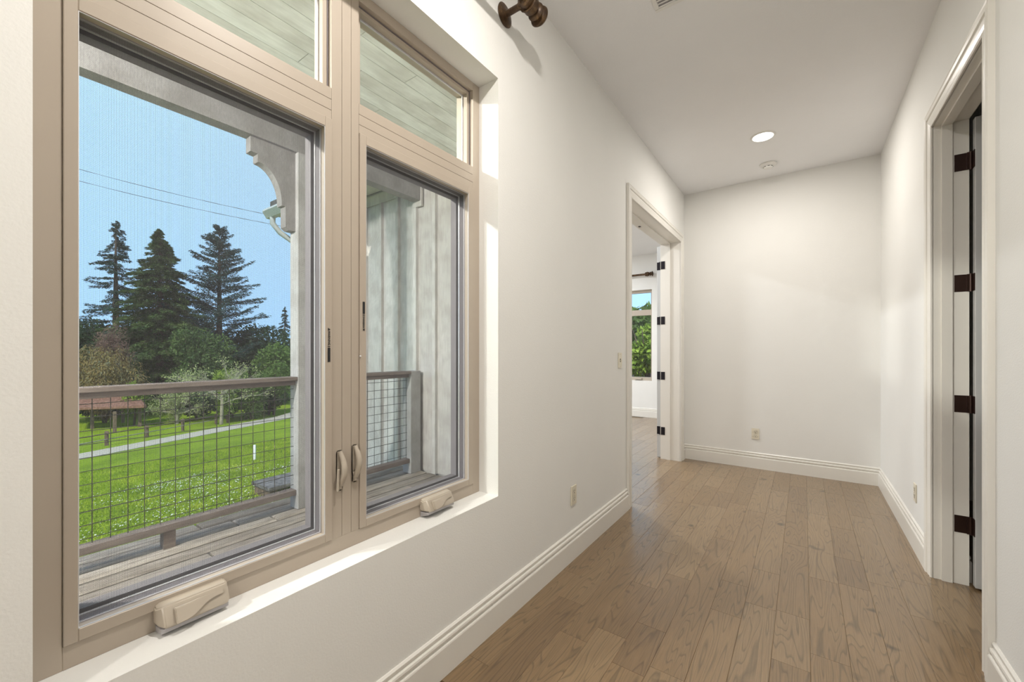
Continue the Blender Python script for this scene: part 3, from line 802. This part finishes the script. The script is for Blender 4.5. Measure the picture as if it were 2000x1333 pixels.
def railing(y0, y1, feet, label, wire0, end_post=False):
    xi, xo = -3.335, -3.475; xc = -3.41
    t = empty('porch_railing', (xc, (y0 + y1) / 2, DZ_ + .003))
    MB().box(xo, xi, y0, y1, 1.000, 1.030).build('cap_board', M['rail'], t, bevel=.003, seg=1)
    MB().box(xc - .03, xc + .035, y0, y1, .962, .9995).build('top_rail', M['rail'], t)
    MB().box(xc - .03, xc + .05, y0, y1, .067, .111).build('bottom_rail', M['rail'], t, bevel=.002, seg=1)
    for f in feet: MB().box(xc - .03, xc + .04, f - .032, f + .032, DZ_ + .003, .0665).build('foot_block', M['rail'], t)
    yy = wire0
    while yy - .0785 > y0 + .01: yy -= .0785
    while yy < y1 - .005:
        MB().tube([(xc, yy, .1112), (xc, yy, .9615)], .0024, 5).build('upright_wire', M['galv'], t); yy += .0785
    z = .145
    while z < .955:
        MB().tube([(xc + .004, y0, z), (xc + .004, y1, z)], .0024, 5).build('cross_wire', M['galv'], t); z += .0785
    if end_post: 
        MB().box(-3.475, -3.345, y1 + .001, y1 + .135, DZ_ + .003, 1.028).build('end_post', M['post_paint'], t, bevel=.003, seg=1)
    return tag(t, label, 'railing', 'porch railings')
railing(-1.144, 1.689, (.877, -.3), 'weathered wire-mesh porch railing seen through the left casement', .525)
railing(1.846, 2.868, (), 'short wire-mesh railing between the post and the board siding', 2.389, True)

# board and batten wall
sw = empty('wall_porch', (-3.5, 3.12, 0), kind='structure', label='grey board and batten wall at the end of the porch')
MB().box(-5.7, XLO, 3.065, 3.2, -1.9, 3.14).build('sheathing', M['siding'], sw)
xs = [-1.36, -1.66, -1.96, -2.26, -2.56, -2.86, -3.155, -3.45, -3.75, -4.05, -4.35, -4.65, -4.95, -5.25, -5.55]
prev = -1.342
for x in xs:
    MB().box(x - .022, x + .022, 3.008, 3.0445, DZ_ - .0 if x > -3.5 else -1.9, 3.08 if x > -3.46 else 2.98).build('batten', M['siding'], sw, bevel=.002, seg=1)
bx0 = -1.342
for x in xs + [-5.7]:
    MB().box(max(x, -5.7) + .0008, bx0 - .0008, 3.045, 3.0645, DZ_ if x > -3.6 else -1.9, 3.12).build('siding_board', M['siding'], sw); bx0 = x
MB().box(-5.72, -3.48, 3.018, 3.0245, 2.98, 3.10).build('frieze', M['siding'], sw)
MB().box(-5.72, -5.60, 3.012, 3.0445, -1.9, 3.0).build('corner_board', M['siding'], sw)
MB().box(-5.72, -5.701, 3.02, 7.86, -1.9, 3.14).build('side_siding', M['siding'], sw)
MB().box(-5.7, -5.54, 3.2, 7.86, -1.9, -.1).build('skirt', M['siding'], sw)

# roofs
struct('trim_2', MB().box(-3.80, 3.8, -3.1, 3.0, 3.2, 3.30), M['shingle']); bpy.data.objects['trim_2']['label'] = 'roof over hall and porch'
struct('trim_3', MB().box(-6.0, 3.8, 3.005, 8.0, 3.2, 3.30).box(-6.0, -3.81, 2.66, 3.004, 3.165, 3.30), M['shingle']); bpy.data.objects['trim_3']['label'] = 'roof over the far room'
struct('trim_4', MB().box(-5.98, -3.83, 2.70, 3.01, 3.12, 3.164), M['siding']); bpy.data.objects['trim_4']['label'] = 'soffit under the eave of the far room'
gt = empty('gutter', (-5, 2.62, 3.0))
MB().prism([(2.665, 3.16), (2.56, 3.16), (2.55, 3.13), (2.575, 3.09), (2.60, 3.05), (2.665, 3.05)], 'x', -5.98, -3.48).build('trough', M['gutter'], gt)
MB().tube([(-5.86, 2.63, 3.05), (-5.86, 2.63, 2.97), (-5.84, 2.72, 2.86), (-5.78, 2.90, 2.74), (-5.75, 2.965, 2.62), (-5.75, 2.965, 1.2), (-5.75, 2.965, -1.8)], .036, 12).build('downspout', M['gutter'], gt, smooth=True)
tag(gt, 'grey eave gutter and downspout on the corner behind the porch post', 'gutter')

# ------------------------------------------------------------------ land
def gz(x, y=0):
    if y > 8.2 and x > -9: return .15
    return -1.41 + .097 * max(min(x, -4), -47)
g = MB(); nx, ny = 60, 40
X = np.concatenate([np.linspace(-300, -50, 12), np.linspace(-47, -3.4, 40)])
Y = np.linspace(-120, 220, 60)
vs = [(x, y, -1.41 + .097 * max(min(x, -4), -47)) for x in X for y in Y]; ny = len(Y)
fs = [(i*ny + k, (i+1)*ny + k, (i+1)*ny + k + 1, i*ny + k + 1) for i in range(len(X) - 1) for k in range(ny - 1)]
g.add(vs, fs)
lawn = struct('lawn', g, M['lawn'], origin=(0, 0, 0)); lawn['label'] = 'sunlit green lawn sloping away from the porch'
# bank behind the far room
struct('ground_bank', MB().box(-7.5, 14, 8.1, 40, -4, .15), M['soil'])['label'] = 'bark-covered bank behind the far window'
# drive
g = MB(); n = 30; vs = []
near = [(-13.5 - 16.2, 4.2), (-41, 19.6)]
def drive_edges(s):
    # s 0..1 : from the left edge of view to the right
    x0 = -30.2 + (-41.0 + 30.2) * s; y0 = 4.2 + (19.7 - 4.2) * s
    x1 = -34.0 + (-48.5 + 34.0) * s; y1 = 4.75 + (23.4 - 4.75) * s
    return (x0, y0), (x1, y1)
for i in range(n + 1):
    s = -1.2 + 4.2 * i / n
    a, b_ = drive_edges(s)
    for p in (a, b_): vs.append((p[0], p[1], gz(p[0]) + .03))
fs = [(2*i, 2*i + 1, 2*i + 3, 2*i + 2) for i in range(n)]
vs += [(x, y, z - .2) for x, y, z in vs]; m_ = 2 * (n + 1)
fs += [(2*i, 2*i + 2, 2*i + 2 + m_, 2*i + m_) for i in range(n)] + [(2*i + 1, 2*i + 1 + m_, 2*i + 3 + m_, 2*i + 3) for i in range(n)]
g.add(vs, fs)
struct('gravel_drive', g, M['gravel'], origin=(0, 0, 0))['label'] = 'pale gravel drive crossing the lawn'

F_ = 799.0; s35, c35 = math.sin(math.radians(YAW)), math.cos(math.radians(YAW))
def ray(u, v):
    a = (u - 1000) / F_; return (-s35 + c35 * a, c35 + s35 * a, (686 - v) / F_)
def on_ground(u, v):
    d = ray(u, v)
    t = 2.65 / (-d[2] + .097 * d[0])
    if d[0] * t < -47 or t < 0: t = (1.24 + 5.969) / (-d[2])
    return Vector((d[0] * t, d[1] * t, gz(d[0] * t))), t

# fence along the drive
fp = [((208, 871), 843), ((287, 855), 832), ((357, 842), 819), ((422, 828.5), 809), ((481, 819), 800)]
ft = None; tops = []
for (b_, top) in fp:
    p, t = on_ground(*b_); hgt = (b_[1] - top) / F_ * t
    if ft is None: ft = empty('post_and_rail_fence', tuple(p))
    MB().box(p.x - .09, p.x + .09, p.y - .09, p.y + .09, p.z - .1, p.z + hgt).build('post', M['fence'], ft)
    tops.append((p, hgt))
p0, h0 = tops[0]; p1, h1 = tops[1]; pl = p0 - (p1 - p0); pl.z = gz(pl.x); tops = [(pl, h0)] + tops
MB().box(pl.x - .09, pl.x + .09, pl.y - .09, pl.y + .09, pl.z - .1, pl.z + h0).build('post', M['fence'], ft)
for (a, ha), (b_, hb) in zip(tops[:-1], tops[1:]):
    for q in (.45, .85):
        MB().tube([a + Vector((.1, 0, ha * q)), b_ + Vector((.1, 0, hb * q))], .035, 6).build('rail', M['pale_bark'] if q < .5 else M['fence'], ft)
tag(ft, 'low brown post and rail fence beside the gravel drive', 'fence')

for (ub, vb, vt, lab) in ((497, 899, 868, 'white marker pipe standing in the open lawn this side of the drive'), (512, 801, 786, 'small white marker post beyond the drive near the hedge')):
    p, t = on_ground(ub, vb)
    r = .05 if t < 25 else .09
    o = MB().lathe((p.x, p.y, p.z - .05), (0, 0, 1), [(0, r), ((vb - vt) / F_ * t, r), ((vb - vt) / F_ * t + .02, r * .7)], 12).build('marker_post', M['pvc'], smooth=True)
    tag(o, lab, 'post')

# low arbor with a rusty roof, left of view
at_ = empty('arbor', (-40, 6, gz(-40)))
pl_ = []
for (u, v) in ((224, 846), (180, 838), (273, 834), (240, 826)):
    p, t = on_ground(u, v); pl_.append((p, t))
roofz = 1.24 - (800 - 686) / F_ * pl_[0][1]
for p, t in pl_: MB().box(p.x - .11, p.x + .11, p.y - .11, p.y + .11, p.z - .1, roofz - .2).build('post', M['fence'], at_)
pa, ta = on_ground(120, 846); pb, tb = on_ground(285, 838)
for i in range(9):
    f = i / 8; off = Vector((-1.1 * f * 3, .2 * f, 0))
    a = Vector((pa.x, pa.y, roofz + .0)) + off; b_ = Vector((pb.x, pb.y, roofz)) + off; dz = .55 * f
    MB().tube([a + Vector((0, 0, dz)), b_ + Vector((0, 0, dz))], .17, 5).build('roof_pole', M['arbor'], at_)
tag(at_, 'low rustic arbor with rusty brown roof poles at the lawn edge', 'arbor')

# timber planter / bench by the porch
p, t = on_ground(536, 963)
bt = empty('wooden_bench', (p.x, p.y, p.z))
for i in range(4): MB().box(p.x - .5 + i * .25, p.x - .26 + i * .25, p.y - .35, p.y + 1.4, p.z + .22, p.z + .30).build('slat', M['stone'], bt)
for yy in (-.3, 1.1): MB().box(p.x - .45, p.x + .45, p.y + yy, p.y + yy + .15, p.z - .06, p.z + .2195).build('leg_block', M['fence'], bt)
tag(bt, 'low weathered timber bench on the grass beside the porch post', 'bench')

# power lines
def cable(u0, v0, u1, v1, D, label):
    a = ray(u0, v0); b_ = ray(u1, v1)
    A = Vector((a[0]*D, a[1]*D, 1.24 + a[2]*D)); B = Vector((b_[0]*D, b_[1]*D, 1.24 + b_[2]*D)); d = B - A
    A2 = A - d * .8; B2 = B + d * 1.2; pts = []
    for i in range(21):
        s = i / 20; q = A2.lerp(B2, s); q.z -= 1.2 * (1 - (2*s - 1)**2) - 1.0; pts.append(q)
    o = MB().tube(pts, .016, 5).build('power_line', M['cable']); tag(o, label, 'cable', 'power cables across the sky')
cable(157, 333, 545, 420, 30, 'upper power cable crossing the sky')
cable(157, 356, 545, 437, 30, 'lower power cable crossing the sky')

# ------------------------------------------------------------------ planting
def tri_mesh(name, P, D, S, L, Wd, mat, parent, kind='stuff'):
    """many small diamond leaves: centres P, long axes D, side axes S"""
    n = len(P); D = D / np.linalg.norm(D, axis=1)[:, None]
    S = np.cross(D, S); S /= np.linalg.norm(S, axis=1)[:, None] + 1e-9
    v = np.empty((n, 4, 3)); L = L[:, None]; Wd = Wd[:, None]
    v[:, 0] = P - D * L * .5; v[:, 1] = P + S * Wd * .5; v[:, 2] = P + D * L * .5; v[:, 3] = P - S * Wd * .5
    org = np.array(wpos(parent)); v = (v - org).reshape(-1, 3)
    me = bpy.data.meshes.new(name); me.vertices.add(4 * n); me.vertices.foreach_set('co', v.ravel())
    me.loops.add(4 * n); me.loops.foreach_set('vertex_index', np.arange(4 * n))
    me.polygons.add(n); me.polygons.foreach_set('loop_start', np.arange(n) * 4)
    me.update(calc_edges=True); me.materials.append(mat)
    o = bpy.data.objects.new(name, me); C.objects.link(o); o.parent = parent
    if kind: o['kind'] = kind
    return o

def conifer(x, y, h, r, mat, label, seed, whorl=.62, dens=1.0, start=.08, gap=.25, droop=.25, up=.0, leafL=.36, power=.85, lobes=None):
    R = np.random.RandomState(seed); z0 = gz(x, y)
    t = empty('conifer', (x, y, z0))
    MB().tube([(x, y, z0 - .3), (x + .1, y, z0 + h*.5), (x, y, z0 + h*.99)], [.022*h, .013*h, .02], 8).build('trunk', M['bark'], t)
    P = []; Dd = []; Sd = []; LL = []
    br = MB(); z = h * start
    while z < h * .985:
        f = (z - h*start) / (h - h*start); rad = r * (1 - f) ** power + .15
        nb = R.randint(5, 8)
        for k in range(nb):
            az = R.uniform(0, 2*PI); Lb = rad * R.uniform(.62, 1.12)
            if lobes: Lb *= lobes(az, f)
            zz = z + R.uniform(-.3, .3); d = np.array([math.cos(az), math.sin(az), 0])
            dr = -droop + up * f + R.uniform(-.25, .20)
            tip = np.array([x, y, z0 + zz]) + d * Lb + np.array([0, 0, dr * Lb]); base = np.array([x, y, z0 + zz])
            br.tube([tuple(base), tuple(tip)], [.05, .015], 3, caps=False)
            m = int(max(12, 64 * Lb * dens)); s = R.uniform(.12, 1, m) ** .8
            side = np.array([-d[1], d[0], 0]); wdt = (.2 + .45 * (1 - np.abs(s - .45))) * min(1.5, Lb * .36)
            lat = R.uniform(-1, 1, m)
            pp = base + (tip - base) * s[:, None] + side * (lat * wdt)[:, None]
            pp[:, 2] += -np.abs(lat) * .10 + R.uniform(-.22, .10, m) + .12 * (s ** 2) * Lb * .2
            P.append(pp); dd = d * (.8) + side * (lat[:, None] * .9) + R.normal(0, .25, (m, 3)); dd[:, 2] -= .15
            Dd.append(dd); Sd.append(R.normal(0, .35, (m, 3)) + np.array([0, 0, 1.0])); LL.append(R.uniform(.6, 1.2, m) * leafL)
        z += whorl * R.uniform(.7, 1.2) * (.55 + .6 * (1 - f))
    br.build('branches', M['bark'], t)['kind'] = 'stuff'
    LL = np.concatenate(LL); tri_mesh('foliage', np.concatenate(P), np.concatenate(Dd), np.concatenate(Sd), LL, LL * .36, mat, t)
    return tag(t, label, 'tree', 'conifers beyond the lawn')

def px(u, D):
    d = ray(u, 686); return d[0]*D, d[1]*D
def top_h(v, D, z0): return 1.24 + (686 - v) / F_ * D - z0

D = 60; x, y = px(226, D); conifer(x, y, top_h(428, D, gz(x)), 7.4, M['needles_blue'], 'tall sparse conifer, leftmost of the three against the sky', 1, whorl=.95, dens=.9, droop=.12, start=.1)
D = 52; x, y = px(312, D); conifer(x, y, top_h(446, D, gz(x)), 8.2, M['needles_green'], 'broad dense green conifer, middle of the three against the sky', 2, whorl=.5, dens=1.25, droop=.3, power=.8, start=.03, leafL=.46)
D = 58; x, y = px(428, D)
conifer(x, y, top_h(440, D, gz(x)), 8.6, M['needles_blue'], 'open-branched dark conifer, rightmost of the three against the sky', 3, whorl=.8, dens=.95, droop=-.22, up=.25, start=.16, power=.75)
D = 95; x, y = px(556, D); conifer(x, y, top_h(598, D, gz(x)), 3.6, M['needles_blue'], 'small distant conifer beside the porch post', 4, whorl=.9, start=.05)
D = 95; x, y = px(600, D); conifer(x, y, top_h(570, D, gz(x)), 5, M['needles_green'], 'distant conifer hidden behind the porch post', 5, whorl=.9, start=.05)

def bush(name, cx, cy, z0, rx, ry, h, n, mat, label, cat, seed, leafL=.3, asp=.5, hollow=.55, weep=0, group=None, stems=5, lumps=9, bark='bark'):
    R = np.random.RandomState(seed); t = empty(name, (cx, cy, z0))
    g = MB()
    for k in range(stems):
        a = R.uniform(0, 2*PI); q = R.uniform(.2, .7)
        g.tube([(cx, cy, z0 - .1), (cx + math.cos(a)*rx*q*.4, cy + math.sin(a)*ry*q*.4, z0 + h*.4), (cx + math.cos(a)*rx*q, cy + math.sin(a)*ry*q, z0 + h*.8)], [.03*h*.4 + .03, .02*h*.4 + .02, .01], 5)
    g.build('stems', M[bark], t)
    cs = R.normal(0, 1, (lumps, 3)); cs /= np.linalg.norm(cs, axis=1)[:, None]; cs *= R.uniform(.25, .62, (lumps, 1)); rs = R.uniform(.32, .55, lumps)
    idx = R.randint(0, lumps, n); dv = R.normal(0, 1, (n, 3)); dv /= np.linalg.norm(dv, axis=1)[:, None]
    p = cs[idx] + dv * (rs[idx] * R.uniform(hollow, 1.05, n))[:, None]
    P = np.stack([cx + p[:, 0]*rx, cy + p[:, 1]*ry, z0 + h*.5 + p[:, 2]*h*.5], 1); P[:, 2] = np.maximum(P[:, 2], z0 + .02)
    dd = dv * .6 + R.normal(0, .6, (n, 3)); dd[:, 2] -= weep
    L = R.uniform(.6, 1.3, n) * leafL
    tri_mesh('foliage', P, dd, R.normal(0, 1, (n, 3)) + np.array([0, 0, .8]), L, L * asp, mat, t)
    return tag(t, label, cat, group)
def B(u, D, v_top, width_px, mat, label, seed, n=9000, cat='tree', name='broadleaf_tree', depth=.8, v_bot=None, **k):
    x, y = px(u, D); z0 = gz(x, y)
    if v_bot is not None: z0 = max(z0, 1.24 - (v_bot - 686) / F_ * D)
    rx = width_px / 2 / F_ * D
    return bush(name, x, y, z0 if v_bot is None else gz(x), rx, rx * depth, top_h(v_top, D, gz(x)), n, mat, label, cat, seed, group='trees beyond the lawn' if cat == 'tree' else 'shrubs along the lawn edge', **k)
# understorey behind and between
B(200, 62, 605, 250, M['dark_leaf'], 'dark evergreen mass behind the golden tree', 21, 12000, leafL=.5, lumps=14)
B(330, 64, 600, 260, M['dark_leaf'], 'dark evergreen mass at the foot of the middle conifer', 22, 14000, leafL=.5, lumps=14)
B(385, 48, 620, 150, M['needles_green'], 'rounded green evergreen right of the middle conifer', 23, 12000, leafL=.36, lumps=12)
B(490, 62, 622, 200, M['dark_leaf'], 'dark rounded evergreen behind the bare pale tree', 24, 14000, leafL=.5, lumps=14)
B(545, 54, 650, 120, M['mid_leaf'], 'green leafy tree near the porch post', 25, 9000, leafL=.4, lumps=12)
B(100, 60, 600, 200, M['dark_leaf'], 'dark evergreen at the left edge of view', 26, 10000, leafL=.5, lumps=12)
# foreground planting
B(205, 41, 655, 175, M['gold_leaf'], 'weeping golden brown tree at the left', 31, 16000, leafL=.34, asp=.22, weep=1.2, lumps=16, hollow=.4)
B(225, 44, 610, 110, M['red_twig'], 'reddish bare-twigged tree above the golden one', 32, 8000, leafL=.45, asp=.10, lumps=12, hollow=.2)
B(120, 40, 640, 110, M['gold_leaf'], 'golden brown shrub at the left frame edge', 33, 8000, leafL=.34, asp=.22, weep=1.2, lumps=12)
B(262, 39.5, 730, 60, M['lime_leaf'], 'bright green shrub below the golden tree', 34, 5000, cat='shrub', name='shrub', leafL=.22, lumps=8)
B(290, 46, 770, 60, M['lime_leaf'], 'lime green shrub behind the porch railing', 35, 4000, cat='shrub', name='shrub', leafL=.24, lumps=8)
B(445, 41, 715, 75, M['lime_leaf'], 'yellow-green shrub in front of the bare tree', 36, 6000, cat='shrub', name='shrub', leafL=.2, lumps=10)
B(490, 43, 705, 80, M['mid_leaf'], 'green shrub right of the yellow-green one', 37, 6000, cat='shrub', name='shrub', leafL=.24, lumps=10)
B(535, 46, 690, 70, M['mid_leaf'], 'upright green shrub beside the porch post', 38, 6000, cat='shrub', name='shrub', leafL=.26, lumps=10)
B(385, 43, 760, 90, M['dark_leaf'], 'dark hedge plant left of the two posts', 39, 6000, cat='shrub', name='shrub', leafL=.26, lumps=10)
B(455, 44, 758, 90, M['dark_leaf'], 'dark hedge plant at the middle of the far lawn edge', 40, 6000, cat='shrub', name='shrub', leafL=.26, lumps=10)
B(525, 46, 755, 90, M['dark_leaf'], 'dark hedge plant at the right of the far lawn edge', 41, 6000, cat='shrub', name='shrub', leafL=.26, lumps=10)
B(345, 41, 765, 55, M['pale_twig'], 'pale twiggy shrub at the lawn edge', 42, 3500, cat='shrub', name='shrub', leafL=.25, asp=.12, lumps=8)
B(200, 44, 775, 110, M['dark_leaf'], 'dark shrub behind the arbor', 43, 6000, cat='shrub', name='shrub', leafL=.28, lumps=10)

# bare pale tree with radiating branches
def bare_tree(u, D, vt, wpx, label, seed):
    R = random.Random(seed); x, y = px(u, D); z0 = gz(x); h = top_h(vt, D, z0); t = empty('bare_tree', (x, y, z0))
    MB().tube([(x, y, z0 - .2), (x, y + .1, z0 + h*.35)], [.16, .11], 8).build('trunk', M['pale_bark'], t)
    rx = wpx / 2 / F_ * D; g = MB(); pts = []
    def grow(p, d, L, r, depth):
        q = p + d * L; mid = (p + q) / 2 + Vector((R.uniform(-.05, .05), R.uniform(-.05, .05), R.uniform(0, .1))) * L
        g.tube([p, mid, q], [r, r*.8, r*.6], 4, caps=False)
        if depth == 0: pts.append(q); return
        for k in range(3 if depth > 1 else 4):
            nd = (d + Vector((R.uniform(-.6, .6), R.uniform(-.6, .6), R.uniform(-.35, .5)))).normalized()
            grow(p.lerp(q, R.uniform(.4, 1)), nd, L * R.uniform(.55, .8), r * .55, depth - 1)
    for k in range(13):
        a = k / 13 * 2 * PI + R.uniform(-.2, .2); el = R.uniform(.05, 1.1)
        d = Vector((math.cos(a)*math.cos(el), math.sin(a)*math.cos(el), math.sin(el)))
        grow(Vector((x, y, z0 + h * R.uniform(.2, .36))), d, rx * .55, .05, 3)
    o = g.build('branches', M['pale_bark'], t); o['kind'] = 'stuff'
    P = np.array([list(p) for p in pts]); P = np.repeat(P, 4, 0) + np.random.RandomState(seed).normal(0, .2, (len(P)*4, 3)); n = len(P)
    RR = np.random.RandomState(seed + 1); L = RR.uniform(.1, .28, n)
    tri_mesh('buds', P, RR.normal(0, 1, (n, 3)), RR.normal(0, 1, (n, 3)), L, L * .4, M['pale_twig'], t)
    tag(t, label, 'tree', 'bare trees at the lawn edge')
bare_tree(432, 39.5, 634, 150, 'bare pale tree with radiating light branches', 7)
bare_tree(345, 40.5, 745, 90, 'small bare pale tree low at the lawn edge', 8)

# trees behind the far room window
for (cx_, cy_, rx_, h_, m_, lab, sd_, n_, nm) in (
        (-3.9, 12.6, 1.0, 2.2, 'lime_leaf', 'bright lime shrub outside the far room window', 51, 5000, 'shrub'),
        (-4.6, 14.5, 1.9, 3.0, 'mid_leaf', 'leafy green tree outside the far room window', 52, 7000, 'broadleaf_tree'),
        (-6.6, 16.5, 2.6, 3.5, 'mid_leaf', 'tall evergreen outside the far room window', 53, 9000, 'broadleaf_tree'),
        (-3.2, 18.5, 2.2, 3.0, 'mid_leaf', 'green leafy tree at the right outside the far window', 54, 8000, 'broadleaf_tree')):
    bush(nm, cx_, cy_, gz(-5, 9) - .0, rx_, rx_, h_, n_, M[m_], lab, 'shrub' if nm == 'shrub' else 'tree', sd_, leafL=.18 if nm == 'shrub' else .26)

# grass blades and clover on the near lawn
def tufts(n, xa, xb, ya, yb, seed):
    R = np.random.RandomState(seed)
    x = -(np.abs(xa) + (abs(xb) - abs(xa)) * R.uniform(0, 1, n) ** 1.4); y = R.uniform(ya, yb, n)
    z = -1.41 + .097 * np.clip(x, -47, -4)
    P = np.stack([x, y, z + .03], 1); D_ = R.normal(0, .6, (n, 3)) + np.array([0, 0, 1.0])
    L = R.uniform(.06, .13, n)
    o = tri_mesh('grass_tufts', P, D_, R.normal(0, 1, (n, 3)), L, np.full(n, .022), M['blade'], lawn)
def clover(n, seed):
    R = np.random.RandomState(seed); k = R.uniform(0, 1, n)
    cl = R.uniform(0, 1, (40, 2)); c = cl[R.randint(0, 40, n)]
    x = -9.5 - 7.5 * np.clip(c[:, 0] + R.normal(0, .07, n), 0, 1); y = -1 + 9 * (c[:, 1] + R.normal(0, .06, n))
    z = -1.41 + .097 * x
    P = np.stack([x, y, z + .085], 1); L = R.uniform(.02, .044, n)
    tri_mesh('clover_flowers', P, R.normal(0, 1, (n, 3)) * np.array([1, 1, .2]), np.tile([0, 0, 1.0], (n, 1)) + R.normal(0, .2, (n, 3)), L, L * .9, M['flower'], lawn)
tufts(90000, 6.5, 24, -3, 14, 3); clover(2100, 9)
